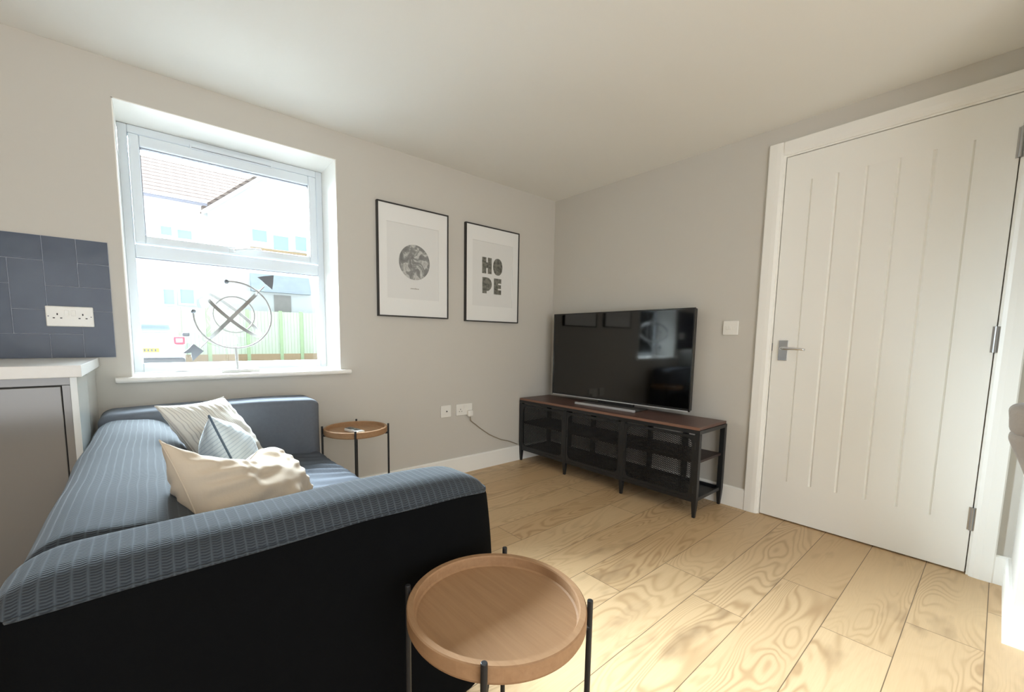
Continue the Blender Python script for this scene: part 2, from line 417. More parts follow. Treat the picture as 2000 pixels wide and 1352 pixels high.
struct(ob('wall_left', B(XL-.1, XL, YF-.1, 0, -.12, H), M['wall']), 'beige wall')
struct(ob('wall_front', B(XL, 0, YF-.1, YF, -.12, H), M['wall']), 'beige wall behind the camera')
struct(ob('wall_side', B(-.545, 0, -2.80, -2.675, 0, H), M['wall']), 'short beige wall stub to the right of the door')
def skirt_prof(bm, a, c, n, z=.128, t=.015):
    """skirting from a to c (xy), standing out along n"""
    a, c, n = Vector((*a, 0)), Vector((*c, 0)), Vector((*n, 0))
    pr = [(0, 0), (t, 0), (t, z-.008), (t*.55, z), (0, z)]
    prism(bm, [a+n*p[0]+Vector((0, 0, p[1])) for p in pr], c-a); return bm
struct(ob('baseboard_back', skirt_prof(NB(), (-2.99, 0), (0, 0), (0, -1)), M['trim']), 'white skirting board under the window wall')
struct(ob('baseboard_right', skirt_prof(NB(), (0, -.015), (0, -1.642), (-1, 0)), M['trim']), 'white skirting board behind the media unit')
b = NB(); skirt_prof(b, (0, -2.634), (0, -2.675), (-1, 0)); skirt_prof(b, (-.545, -2.675), (-.015, -2.675), (0, 1))
skirt_prof(b, (-.545, -2.66), (-.545, -2.80), (-1, 0))
struct(ob('baseboard_side', b, M['trim']), 'white skirting board around the wall stub')

# window ------------------------------------------------------------
win = empty('window_1', (-2.385, WD, WZ1)); struct(win, 'white double glazed window with top opening sash')
def frame_rect(bm, x0, x1, z0, z1, w, y0, y1, wb=None):
    wl, wr, wt, wbt = (w, w, w, w) if not isinstance(w, tuple) else w
    box(bm, x0, x0+wl, y0, y1, z0, z1); box(bm, x1-wr, x1, y0, y1, z0, z1)
    box(bm, x0+wl, x1-wr, y0, y1, z1-wt, z1); box(bm, x0+wl, x1-wr, y0, y1, z0, z0+wbt); return bm
Lb = NB(); lt = .004
box(Lb, WX1, WX1+lt, -.001, WD, WZ1, WZ2); box(Lb, WX2-lt, WX2, -.001, WD, WZ1, WZ2); box(Lb, WX1, WX2, -.001, WD, WZ2-lt, WZ2)
ob('reveal', Lb, M['trim'], win)
fb = NB(); fx0, fx1 = WX1+lt, WX2-lt
frame_rect(fb, fx0, fx1, WZ1+.002, WZ2-lt, (.038, .038, .040, .045), WD, WD+.07)
box(fb, fx0+.038, fx1-.038, WD, WD+.07, 1.427, 1.492)
ob('frame', fb, M['upvc'], win, bevel=.004)
sb = NB(); frame_rect(sb, -2.829, -1.942, 1.497, 2.024, (.042, .046, .054, .040), WD-.016, WD+.05)
sash = ob('sash', sb, M['upvc'], win, bevel=.006)
gb = NB(); frame_rect(gb, -2.788, -1.987, 1.5365, 1.9705, .004, WD+.0, WD+.03)
ob('gasket', gb, M['gasket'], sash)
ob('pane', B(-2.787, -1.988, WD+.012, WD+.016, 1.537, 1.970), M['glass'], sash)
gb = NB(); frame_rect(gb, -2.837, -1.932, .880, 1.428, .004, WD+.01, WD+.03)
ob('gasket', gb, M['gasket'], win)
ob('pane', B(-2.835, -1.934, WD+.018, WD+.022, .882, 1.426), M['glass'], win)
vb = NB(); box(vb, -2.580, -2.190, WD-.026, WD-.001, 2.016, 2.040)
for k in range(2): box(vb, -2.572+.19*k, -2.392+.19*k, WD-.029, WD-.026, 2.024, 2.032)
ob('trickle_vent', vb, M['upvc'], win, bevel=.003)
vb = NB()
box(vb, -2.574, -2.196, WD-.0285, WD-.0265, 2.0205, 2.0225); ob('vent_slot', vb, M['gasket'], win)
hb = NB(); box(hb, -2.425, -2.375, WD-.032, WD-.016, 1.499, 1.523)
tube(hb, [(-2.40, WD-.03, 1.512), (-2.40, WD-.055, 1.512), (-2.375, WD-.062, 1.516), (-2.33, WD-.06, 1.528), (-2.27, WD-.058, 1.531)], [.009, .009, .008, .007, .006])
ob('window_handle', hb, mat('white_window_handle', lin((228, 234, 238)), .25), win, smooth=False, bevel=.002)
# sill with rounded nose
sp = [(WD+.01, 0), (-.035, 0)]+[(-.035-.012*math.sin(math.pi*k/8), .013-.013*math.cos(math.pi*k/8)) for k in range(1, 8)]+[(-.035, .026), (WD+.01, .026)]
# the sill ears overlap the wall face; the inner part sits in the opening
b = NB(); prism(b, [(WX1+.001, y, WZ1-.026+z) for y, z in [(WD-.0005, 0), (-.002, 0), (-.002, .026), (WD-.0005, .026)]], (WX2-WX1-.002, 0, 0))
nose = [(-.002, 0), (-.033, 0)]+[(-.033-.013*math.sin(math.pi*k/8), .013-.013*math.cos(math.pi*k/8)) for k in range(1, 8)]+[(-.033, .026), (-.002, .026)]
prism(b, [(-2.929, y, WZ1-.026+z) for y, z in nose], (1.084, 0, 0))
ob('sill', b, M['trim'], win)

# door ---------------------------------------------------------------
dr = empty('door_1', (0, (DY1+DY2)/2, 0)); struct(dr, 'white vertical boarded cottage door in white architrave')
g = [-1.846, -1.959, -2.074, -2.191, -2.307, -2.427]; gz0, gz1 = .234, 1.910
lf = NB(); X0, X1 = .001, .036
box(lf, X0, X1, g[0], DY1, .008, DZT); box(lf, X0, X1, DY2, g[-1], .008, DZT)
box(lf, X0, X1, g[-1], g[0], .008, gz0); box(lf, X0, X1, g[-1], g[0], gz1, DZT)
for i in range(5):
    y1, y0 = g[i], g[i+1]; c = .007; dp = .008
    P = [(X1-.002, y0), (X0+.0004+dp, y0), (X0+.0004, y0+c), (X0+.0004, y1-c), (X0+.0004+dp, y1), (X1-.002, y1)]
    prism(lf, [(x, y, gz0+.0) for x, y in P], (0, 0, gz1-gz0))
ob('door_leaf', lf, M['trim'], dr)
jb = NB(); jy1, jy2, jz = DY1+.004, DY2-.004, DZT+.004
box(jb, -.001, .10, jy1, jy1+.012, 0, jz+.012); box(jb, -.001, .10, jy2-.012, jy2, 0, jz+.012); box(jb, -.001, .10, jy2, jy1, jz, jz+.012)
box(jb, .038, .06, jy1-.012, jy1, 0, jz); box(jb, .038, .06, jy2, jy2+.012, 0, jz); box(jb, .038, .06, jy2+.012, jy1-.012, jz-.012, jz)
ob('door_jamb', jb, M['trim'], dr)
ob('backing', B(.062, .08, DY2, DY1, 0, DZT), M['dark_hole'], dr)
def arch_side(bm, ya, yb):
    pr = [(0, ya), (-.010, ya), (-.016, ya+(yb-ya)*.18), (-.018, ya+(yb-ya)*.45), (-.018, yb-(yb-ya)*.06), (-.015, yb), (0, yb)]
    prism(bm, [(x, y, 0) for x, y in pr], (0, 0, 2.139))
ab = NB(); arch_side(ab, -1.716, -1.642); arch_side(ab, -2.563, -2.634)
prism(ab, [(x, -1.716, z) for x, z in [(0, 2.066), (-.010, 2.066), (-.016, 2.079), (-.018, 2.098), (-.018, 2.135), (-.015, 2.139), (0, 2.139)]], (0, -2.563+1.716, 0))
ob('architrave', ab, M['trim'], dr)
for z0, z1 in ((1.797, 1.918), (1.000, 1.111), (.207, .311)):
    hb = NB(); tube(hb, [(-.006, DY2-.002, z0), (-.006, DY2-.002, z1)], .0065, 12)
    box(hb, -.002, .0005, DY2, DY2+.010, z0, z1); box(hb, -.002, .0005, DY2-.012, DY2-.003, z0, z1)
    ob('hinge', hb, M['satin'], dr)
hp = ob('handle_plate', B(-.007, .001, -1.805, -1.760, .930, 1.046), M['chrome'], dr, bevel=.002)
hb = NB(); tube(hb, [(-.006, -1.783, 1.000), (-.040, -1.783, 1.000), (-.050, -1.790, 1.000), (-.053, -1.802, 1.000), (-.053, -1.85, .999), (-.050, -1.885, .996), (-.046, -1.895, .994)], [.009, .009, .0095, .0095, .008, .0075, .006], 14)
ob('lever', hb, M['chrome'], hp, smooth=True)
ob('latch', B(-.0015, .004, DY1-.001, DY1+.0035, .985, 1.03), M['satin'], dr)

# ------------------------------------------------------------------ wall fittings
def rounded_plate(bm, c, w, h, t, axis, r=.004):
    pass
def plate_back(name, x0, x1, z0, z1, label, cat, y=0):
    """white faceplate on the window wall"""
    e = empty(name, ((x0+x1)/2, y, (z0+z1)/2), label, cat)
    ob('faceplate', B(x0, x1, y-.011, y-.0005, z0, z1), M['white_plastic'], e, bevel=.004, seg=3); return e
def socket_face(e, cx, cz, y, s=1):
    hb = NB(); box(hb, cx-.002, cx+.002, y-.0008, y, cz+.004, cz+.012)
    for d in (-.011, .011): box(hb, cx+d-.0032, cx+d+.0032, y-.0008, y, cz-.010, cz-.006)
    ob('pin_holes', hb, M['dark_hole'], e)
ks = plate_back('double_socket', -3.132, -2.985, 1.064, 1.150, 'white double plug socket on the slate blue kitchen tiles', 'socket', -.0095)
yk = -.0095-.011
for cx in (-3.097, -3.019): socket_face(ks, cx, 1.108, yk)
for cx in (-3.068, -3.048): ob('switch', B(cx-.007, cx+.007, yk-.003, yk+.001, 1.110, 1.134), M['white_plastic'], ks, bevel=.001)
for cx in (-3.124, -2.993): ob('screw', B(cx-.002, cx+.002, yk-.0008, yk, 1.105, 1.109), M['gasket'], ks)
s2 = plate_back('double_socket', -1.041, -.893, .453, .541, 'white double plug socket on the beige wall, with a plug in its right outlet', 'socket')
socket_face(s2, -1.003, .492, -.011)
for cx in (-.975, -.955): ob('switch', B(cx-.007, cx+.007, -.014, -.010, .502, .526), M['white_plastic'], s2, bevel=.001)
tv_s = plate_back('aerial_socket', -1.177, -1.088, .453, .541, 'square white aerial socket with one dark hole, left of the double socket', 'socket')
b = NB(); lathe(b, [(0, 0), (.009, 0), (.009, .004), (.006, .004), (.006, .001), (0, .001)], (0, 0, 0), 20)
b.transform(Matrix.Translation((-1.129, -.0115, .497)) @ Matrix.Rotation(R(90), 4, 'X')); ob('connector_ring', b, M['white_plastic'], tv_s)
b = NB(); tube(b, [(-1.129, -.011, .497), (-1.129, -.0165, .497)], .0048, 14); ob('connector_hole', b, M['dark_hole'], tv_s)
pg = empty('plug', (-.918, -.012, .47), 'white three-pin plug with cable in the double socket near the media unit', 'plug')
b = softbox(-.946, -.902, -.045, -.0115, .440, .490, .012, .01); ob('plug_body', b, M['white_plastic'], pg, smooth=True)
cab = [(-.926, -.030, .442), (-.922, -.028, .425), (-.913, -.018, .405), (-.885, -.010, .385), (-.855, -.008, .364), (-.815, -.008, .333), (-.772, -.008, .303), (-.72, -.008, .268), (-.665, -.009, .240), (-.59, -.008, .206), (-.514, -.007, .184), (-.46, -.007, .162), (-.425, -.007, .147), (-.405, -.007, .139)]
ob('power_cable', tube(NB(), cab, .0035, 8), mat('grey_beige_cable', lin((150, 138, 118)), .6), pg, smooth=True)
lsw = empty('light_switch', (0, -1.497, 1.12), 'square white light switch on the wall between television and door', 'light switch')
ob('faceplate', B(-.011, -.0005, -1.541, -1.453, 1.076, 1.163), M['white_plastic'], lsw, bevel=.004, seg=3)
for y in (-1.515, -1.497, -1.479): ob('rocker', B(-.0145, -.010, y-.0065, y+.0065, 1.107, 1.132), M['white_plastic'], lsw, bevel=.0015)

# pictures -------------------------------------------------------------
def picture(x0, x1, z0, z1, label, mx0, mx1, mz0, mz1):
    e = empty('framed_print', ((x0+x1)/2, 0, z0), label, 'picture', 'framed prints on the window wall')
    f = NB(); frame_rect(f, x0, x1, z0, z1, .008, -.025, -.001); ob('picture_frame', f, M['frame_black'], e)
    m = NB(); x0i, x1i, z0i, z1i = x0+.007, x1-.007, z0+.007, z1-.007
    frame_rect(m, x0i, x1i, z0i, z1i, (mx0-x0i, x1i-mx1, z1i-mz1, mz0-z0i), -.019, -.015); ob('mount_board', m, M['mount'], e)
    p = ob('print', B(x0i, x1i, -.0145, -.012, z0i, z1i), M['paper'], e)
    return e, p
e1, p1 = picture(-1.655, -1.123, 1.174, 1.896, 'black framed print of a grey globe, nearer the window', -1.590, -1.203, 1.295, 1.780)
b = NB(); lathe(b, [(0, .0), (.116, .0), (.116, .0012), (0, .0012)], (0, 0, 0), 64)
b.transform(Matrix.Translation((-1.388, -.0146, 1.541)) @ Matrix.Rotation(R(90), 4, 'X')); ob('globe_image', b, M['globe'], p1)
b = NB(); random.seed(4)
for k in range(6): box(b, -1.419+k*.0108, -1.419+k*.0108+.0075, -.0158, -.0146, 1.363, 1.363+random.choice([.006, .006, .008]))
ob('caption', b, M['inktext'], p1)
e2, p2 = picture(-.971, -.439, 1.166, 1.885, 'black framed print with the word HOPE, nearer the corner', -.906, -.505, 1.287, 1.770)
def letter(name, pts):
    b = NB(); prism(b, [(x, -.0158, z) for x, z in pts], (0, .0012, 0)); ob(name, b, M['ink'], p2)
letter('letter_h', [(-.812, 1.535), (-.772, 1.535), (-.772, 1.577), (-.757, 1.577), (-.757, 1.535), (-.719, 1.535), (-.719, 1.656), (-.757, 1.656), (-.757, 1.619), (-.772, 1.619), (-.772, 1.656), (-.812, 1.656)])
letter('letter_o', [(-.657+.047*math.copysign(abs(math.cos(a))**.85, math.cos(a)), 1.595+.064*math.sin(a)) for a in [2*math.pi*k/40 for k in range(40)]])
letter('letter_p', [(-.808, 1.385), (-.767, 1.385), (-.767, 1.404)]+[(-.765+.049*math.cos(a), 1.455+.051*math.sin(a)) for a in [-math.pi/2+math.pi*k/16 for k in range(17)]]+[(-.808, 1.506)])
letter('letter_e', [(-.694, 1.384), (-.620, 1.384), (-.620, 1.419), (-.652, 1.419), (-.652, 1.430), (-.622, 1.430), (-.622, 1.459), (-.652, 1.459), (-.652, 1.471), (-.620, 1.471), (-.620, 1.506), (-.694, 1.506)])

# ------------------------------------------------------------------ kitchen corner
U = .1020; TX, TZ = -2.922, .9295
tp = empty('tile_splashback', (-3.6, 0, TZ), 'slate blue glossy tile splashback above the kitchen worktop', 'splashback')
NC, NR = 14, 5; gp = .0012
ob('grout_bed', B(TX-NC*U, TX, -.0075, -.0005, TZ, TZ+NR*U), M['grout'], tp)
tb = NB()
for c in range(-1, NC+1):
    for r in range(-2, NR+1):
        s = (c+r) % 4
        if s == 0: cell = (c, c+1, r, r+2)
        elif s == 2: cell = (c, c+2, r, r+1)
        else: continue
        c0, c1, r0, r1 = max(cell[0], 0), min(cell[1], NC), max(cell[2], 0), min(cell[3], NR)
        if c1 <= c0 or r1 <= r0: continue
        box(tb, TX-c1*U+gp, TX-c0*U-gp, -.0095, -.004, TZ+r0*U+gp, TZ+r1*U-gp)
ob('tiles', tb, M['tile'], tp, bevel=.0008)
wt = ob('worktop', B(XL+.01, -2.980, -.633, -.010, .889, .9285), M['worktop'], bevel=.002)
tag(wt, 'pale laminate kitchen worktop running along the wall left of the window', 'worktop')
kc = empty('base_cabinet', (-3.3, -.3, 0), 'grey gloss kitchen base cabinet behind the sofa, under the worktop', 'cabinet')
ob('carcass', B(-3.62, -3.016, -.575, -.01, .10, .888), M['cab_dark'], kc)
ob('end_panel', B(-3.014, -2.996, -.600, -.002, 0, .888), M['cab_end'], kc, bevel=.001)
ob('front_rail', B(-3.62, -3.0145, -.597, -.576, .862, .888), M['cab_door'], kc)
ob('door', B(-3.615, -3.036, -.598, -.576, .12, .857), M['cab_door'], kc, bevel=.002)
ob('filler_strip', B(-3.033, -3.0145, -.598, -.576, .0, .860), M['cab_door'], kc)
ob('plinth', B(-3.62, -3.035, -.55, -.53, 0, .10), M['cab_dark'], kc)
for i in range(3):
    x1 = -3.622-.6*i; x0 = max(x1-.598, XL+.01)
    k2 = empty('base_cabinet', ((x0+x1)/2, -.3, 0), ['grey gloss kitchen cabinet further along the worktop, outside the left edge of the photo', 'grey gloss kitchen cabinet second beyond the left edge of the photo', 'grey gloss kitchen cabinet farthest from the window'][i], 'cabinet')
    ob('carcass', B(x0, x1, -.575, -.01, .10, .888), M['cab_dark'], k2); ob('door', B(x0+.002, x1-.002, -.598, -.576, .12, .857), M['cab_door'], k2, bevel=.002)
    ob('plinth', B(x0, x1, -.55, -.53, 0, .10), M['cab_dark'], k2)

# ------------------------------------------------------------------ window sculpture
sc = empty('armillary_sculpture', (-2.42, .08, WZ1), 'grey metal armillary sphere sculpture with arrow, standing on the window sill', 'sculpture')
SY = .08
ob('sculpture_base', B(-2.512, -2.330, .045, .115, WZ1+.0005, .8525), M['plinth'], sc, bevel=.001)
ob('stem', tube(NB(), [(-2.434, SY, .852), (-2.437, SY, .972)], .0070, 10), M['sculpt'], sc)
cx, cz, ra = -2.437, 1.145, .181
def arc_pt(a): return (cx+ra*math.cos(a), SY, cz+(ra*.985)*math.sin(a))
a0, a1 = R(-184), R(99)
ob('outer_arc', tube(NB(), [arc_pt(a0+(a1-a0)*k/80) for k in range(81)], .0048, 8), M['sculpt'], sc, smooth=True)
for a in (a0, a1): ob('ball', sphere(NB(), arc_pt(a), .0115, 10), M['sculpt_dark'], sc, smooth=True)
ctr = Vector((-2.437, SY, 1.144)); ad = Vector((.225, 0, .248)).normalized(); nd = Vector((-ad.z, 0, ad.x))
ob('axis_rod', tube(NB(), [ctr-ad*.235, ctr+ad*.225], .0032, 8), M['sculpt'], sc)
# meridian band seen edge-on from the room, equatorial band slightly open
view = (Vector((-2.79, -2.58, 1.03))-ctr).normalized(); mer = ad.cross(view).normalized()
eq = (ad-view*ad.dot(view)+view*.17).normalized()
ob('meridian_band', band(NB(), ctr, mer, .166, .017, .004), M['sculpt'], sc)
ob('equator_band', band(NB(), ctr, eq, .163, .017, .004), M['sculpt'], sc)
ob('inner_ring', band(NB(), ctr+Vector((0, 0, .004)), (0.02, 1, 0), .096, .006, .0065), M['sculpt'], sc)
hb = NB(); tip = ctr+ad*.222
prism(hb, [(-2.235, SY-.003, 1.379), (-2.262, SY-.003, 1.373), (-2.288, SY-.003, 1.368), (-2.317, SY-.003, 1.359), (-2.297, SY-.003, 1.343), (-2.281, SY-.003, 1.327), (-2.262, SY-.003, 1.312), (-2.246, SY-.003, 1.297), (-2.240, SY-.003, 1.330)], (0, .006, 0))
ob('arrow_head', hb, M['sculpt_dark'], sc)
hb = NB(); prism(hb, [(-2.675, SY-.003, .940), (-2.645, SY-.003, .968), (-2.626, SY-.003, .991), (-2.583, SY-.003, .952), (-2.605, SY-.003, .930), (-2.632, SY-.003, .900), (-2.636, SY-.003, .922), (-2.637, SY-.003, .944)], (0, .006, 0))
ob('arrow_tail', hb, M['sculpt_dark'], sc)

# ------------------------------------------------------------------ television and media unit
UY0, UY1, UXF, UXB, UZ = -1.522, -.012, -.392, -.022, .541
mu = empty('media_unit', (-.2, -.77, 0), 'low black wire-mesh media unit with brown wooden top, under the television', 'media unit')
lw = .022; bays = [UY1, -.515, -1.017, UY0]
ob('top_board', B(UXF+.004, UXB-.004, UY0+.004, UY1-.004, UZ-.018, UZ), M['walnut'], mu, bevel=.003)
ob('front_edge', B(UXF-.001, UXF+.0035, UY0+.004, UY1-.004, UZ-.017, UZ-.001), mat('pale_wood_edge', lin((128, 94, 78)), .4), mu)
rb = NB()
box(rb, UXF, UXF+.014, UY0, UY1, UZ-.040, UZ-.0185); box(rb, UXB-.014, UXB, UY0, UY1, UZ-.040, UZ-.0185)
for y in (UY0, UY1-.014): box(rb, UXF+.014, UXB-.014, y, y+.014, UZ-.040, UZ-.0185)
for y in bays[1:3]: box(rb, UXF+.014, UXB-.014, y-.007, y+.007, UZ-.040, UZ-.0185)
ob('top_rail', rb, M['black_metal'], mu, bevel=.001)
def leg(x, y, z1=UZ-.041):
    b = NB(); w = .0145
    ring = []
    for z, s in ((0, .55), (.075, .9), (.11, 1), (z1, 1)):
        ring.append([b.verts.new((x+i*w*s, y+j*w*s, z)) for i, j in ((-1, -1), (1, -1), (1, 1), (-1, 1))])
    for A, C in zip(ring, ring[1:]):
        for k in range(4): b.faces.new((A[k], A[(k+1) % 4], C[(k+1) % 4], C[k]))
    b.faces.new(ring[0][::-1]); b.faces.new(ring[-1]); return b
LY = [UY1-.0145, -.515, -1.017, UY0+.0145]
for y in LY:
    for x in (UXF+.0145, UXB-.0145): ob('leg', leg(x, y), M['black_metal'], mu, bevel=.0015)
def lattice(bm, y0, y1, z0, z1, x, pitch=.0115, w=.00165, ratio=.5):
    """expanded-metal diamonds in the plane x"""
    Hh, Ww = z1-z0, y1-y0
    for sgn in (1, -1):
        k = -int(Ww/pitch)-2
        while k*pitch < Hh+Ww*ratio+pitch:
            # line: z = z0 + k*pitch + sgn*ratio*(y-y0) ( sgn=-1 mirrored )
            pts = []
            for i in (0, 1):
                pts.append((y0 if i == 0 else y1, z0+k*pitch+(ratio*Ww*i if sgn > 0 else -ratio*Ww*i)))
            (ya, za), (yb, zb) = pts; k += 1
            t0, t1 = 0., 1.; dz = zb-za
            if abs(dz) > 1e-9:
                ts = sorted(((z0-za)/dz, (z1-za)/dz)); t0, t1 = max(0, ts[0]), min(1, ts[1])
            if t1-t0 < .01: continue
            A = Vector((x, ya+(yb-ya)*t0, za+dz*t0)); C = Vector((x, ya+(yb-ya)*t1, za+dz*t1))
            d = (C-A).normalized(); n = Vector((0, -d.z, d.y))*w; xx = Vector((w*.8, 0, 0))
            prism(bm, [A-n-xx, A+n-xx, A+n+xx, A-n+xx], C-A)
    return bm
DZ0, DZ1 = .118, .492
for i in range(3):
    ya, yb = bays[i]-(.026 if i == 0 else .014), bays[i+1]+(.026 if i == 2 else .014)
    fx = UXF+.003
    d = NB(); fwid = .017
    frame_rect_y = lambda bm, a, c, z0, z1, w, x0, x1: (box(bm, x0, x1, a, a+w, z0, z1), box(bm, x0, x1, c-w, c, z0, z1), box(bm, x0, x1, a+w, c-w, z0, z0+w), box(bm, x0, x1, a+w, c-w, z1-w, z1))
    frame_rect_y(d, yb, ya, DZ0, DZ1, fwid, fx, fx+.008)
    # rounded inner corners
    for cy, sy in ((yb+fwid, 1), (ya-fwid, -1)):
        for cz_, sz in ((DZ0+fwid, 1), (DZ1-fwid, -1)):
            q = .040; arc = [(cy+sy*q*(1-math.sin(a)), cz_+sz*q*(1-math.cos(a))) for a in [math.pi/2*k/6 for k in range(7)]]
            prism(d, [(fx, cy, cz_)]+[(fx, y, z) for y, z in arc], (.008, 0, 0))
    dd = ob('door', d, M['black_metal'], mu)
    ob('mesh_panel', lattice(NB(), yb+fwid, ya-fwid, DZ0+fwid, DZ1-fwid, fx+.005), M['black_metal'], dd)
    for z in (.17, .43): ob('hinge', tube(NB(), [(fx-.004, yb-.004, z-.02), (fx-.004, yb-.004, z+.02)], .004, 8), M['black_metal'], dd)
    for z in (DZ0+.008, DZ1-.008):
        for y in (yb+.008, ya-.008): ob('rivet', sphere(NB(), (fx-.001, y, z), .0028, 6), M['black_metal'], dd)
    tube(h2 := NB(), [(fx-.003, ya-.010, .30), (fx-.012, ya-.010, .305), (fx-.012, ya-.010, .345), (fx-.003, ya-.010, .35)], .003, 8)
    ob('door_pull', h2, M['black_metal'], dd)
    # shelves
    ya2, yb2 = bays[i]-.014, bays[i+1]+.014
    ob('shelf', B(UXF+.03, UXB-.026, yb2, ya2, .322, .336), M['shelf'], mu)
    sh = NB(); box(sh, UXF+.03, UXB-.01, yb2, ya2, .098, .101)
    for xx in [UXF+.026, UXB-.012]: box(sh, xx, xx+.004, yb2, ya2, .090, .115)
    ob('mesh_shelf', sh, M['black_metal'], mu)
    bk = NB(); box(bk, UXB-.006, UXB-.003, (ya2+yb2)/2-.02, (ya2+yb2)/2+.02, .118, .50); ob('back_stay', bk, M['black_metal'], mu)
br = NB()
for y in LY:
    box(br, UXF+.024, UXB-.024, y-.006, y+.006, .096, .116)
for x in (UXF+.004, UXB-.014): box(br, x, x+.010, UY0+.02, UY1-.02, .094, .116)
ob('lower_rail', br, M['black_metal'], mu)

tv = empty('television', (-.16, -.73, UZ), 'large black flat television with glossy screen, standing on the media unit', 'television')
TY0, TY1, TZ0, TZ1, TXF = -1.314, -.143, .572, 1.2505, -.112
ob('housing', B(TXF+.001, TXF+.045, TY0+.004, TY1-.004, TZ0+.004, TZ1-.003), M['tv_body'], tv, bevel=.006)
ob('screen', B(TXF-.001, TXF+.0015, TY0+.009, TY1-.009, TZ0+.020, TZ1-.010), M['tv_screen'], tv)
fb_ = NB(); frame_rect_y(fb_, TY0, TY1, TZ0, TZ1, .009, TXF-.003, TXF+.010); box(fb_, TXF-.003, TXF+.01, TY0+.009, TY1-.009, TZ0+.009, TZ0+.019)
ob('bezel', fb_, mat('gloss_black_bezel', (.015, .015, .016), .12, spec=.7), tv, bevel=.002)
ob('lower_trim', B(TXF-.006, TXF-.003, TY0+.01, TY1-.01, TZ0, TZ0+.007), M['silver'], tv)
st = NB(); box(st, -.245, -.072, -1.005, -.500, UZ+.0005, UZ+.008)
ob('stand_base', st, M['satin'], tv, bevel=.002)
ob('stand_front_bar', B(-.262, -.2455, -1.005, -.500, UZ+.0005, UZ+.016), M['silver'], tv, bevel=.002)
ob('stand_neck', B(-.10, -.075, -.90, -.60, UZ+.008, TZ0+.06), M['tv_body'], tv)
for o in tv.children:   # the set is turned a touch towards the sofa
    o.data.transform(Matrix.Translation((-.1, -.73, 0)) @ Matrix.Rotation(R(2.0), 4, 'Z') @ Matrix.Translation((.1, .73, 0)))

# ------------------------------------------------------------------ side tables
def side_table(loc, label, leg_angles, grain):
    x, y = loc; r, z = .1685, .540
    e = empty('side_table', (x, y, 0), label, 'side table', 'round tray side tables')
    e.rotation_euler.z = 0
    prof = [(0, .505), (r-.012, .505), (r-.003, .508), (r, .514), (r, z-.002), (r-.002, z), (r-.012, z), (r-.0135, z-.003), (r-.0145, .520), (r-.018, .5175), (0, .5175)]
    b = NB(); lathe(b, prof, (0, 0, 0), 96); b.transform(Matrix.Translation((x, y, 0)) @ Matrix.Rotation(grain, 4, 'Z'))
    ob('tray', b, M['oak'], e, smooth=False)
    for a in leg_angles:
        px, py = x+(r+.006)*math.cos(a), y+(r+.006)*math.sin(a)
        ob('leg', tube(NB(), [(px, py, .0), (px, py, z+.011), ], .0055, 12), M['black_metal'], e, smooth=False, bevel=.001)
    lo = NB()
    for i in range(len(leg_angles)//2):
        a, c = leg_angles[i], leg_angles[i+len(leg_angles)//2]
        tube(lo, [(x+(r+.006)*math.cos(a), y+(r+.006)*math.sin(a), .4985), (x+(r+.006)*math.cos(c), y+(r+.006)*math.sin(c), .4985)], .006, 8)
    ob('cross_brace', lo, M['black_metal'], e)
    return e
NT1 = (-2.311, -2.006)
side_table(NT1, 'round wooden tray side table in the foreground, beside the sofa armrest', [R(-46), R(44), R(134), R(224)], .3)
side_table((-1.940, -.341), 'round wooden tray side table by the far end of the sofa, under the window wall', [R(-112), R(-22), R(68), R(158)], .2)
rc = empty('remote_control', (-1.96, -.37, .5175), 'small dark remote control with white end, lying on the far side table', 'remote')
rm = Matrix.Translation((-1.960, -.370, .5178)) @ Matrix.Rotation(R(12), 4, 'Z')
b = softbox(-.021, .021, -.068, .068, 0, .016, .005, .01); b.transform(rm); ob('remote_body', b, M['remote_w'], rc, smooth=True)
b = NB(); box(b, -.018, .018, -.036, .064, .0155, .0175); b.transform(rm); ob('keypad', b, M['remote_k'], rc, bevel=.001)
b = NB()
for i in range(3):
    for j in range(5): box(b, -.014+i*.011, -.008+i*.011, -.028+j*.018, -.018+j*.018, .0172, .019)
b.transform(rm); ob('buttons', b, mat('pale_buttons', lin((120, 125, 120)), .5), rc)

# ------------------------------------------------------------------ sofa
SX0, SX1 = -2.992, -2.135
so = empty('sofa', (-2.56, -.95, 0), 'low charcoal blue two-seat sofa with ribbed cover, back to the kitchen cabinet', 'sofa')
def arm_near(p):
    x, y, z = p
    t = (x-SX0)/(SX1-SX0)
    z2 = z + .010*max(0, (z-.45)/.25)*(math.sin(math.pi*min(1, max(0, t)))**.5) + .004*ns(p, 5, 3)
    y2 = y
    if y < -1.70: y2 = y - .018*math.sin(math.pi*min(1, max(0, (z-.1)/.58))) + .003*ns(p, 4, 8)
    z2 += -.012*max(0, (t-.80)/.2)**2*max(0, (z-.5)/.2)
    return Vector((x + .006*ns(p, 4, 1) + (.012*math.sin(math.pi*(z-.1)/.6) if x > SX1-.1 else 0), y2 + .002*ns(p, 9, 2), z2))
b = softbox(SX0, SX1, -1.782, -1.600, .10, .690, (.085, .055, .055), .02, arm_near, cut=.652)
bmesh.ops.recalc_face_normals(b, faces=b.faces)
lx, ly, lz = [b.verts.layers.float['o'+c] for c in 'xyz']
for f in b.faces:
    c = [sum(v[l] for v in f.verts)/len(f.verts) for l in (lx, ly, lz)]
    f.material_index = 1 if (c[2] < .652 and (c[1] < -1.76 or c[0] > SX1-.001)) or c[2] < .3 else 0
me = bpy.data.meshes.new('armrest'); b.to_mesh(me); b.free(); link('armrest', me, [M['rib'], M['shadefab']], so, True)
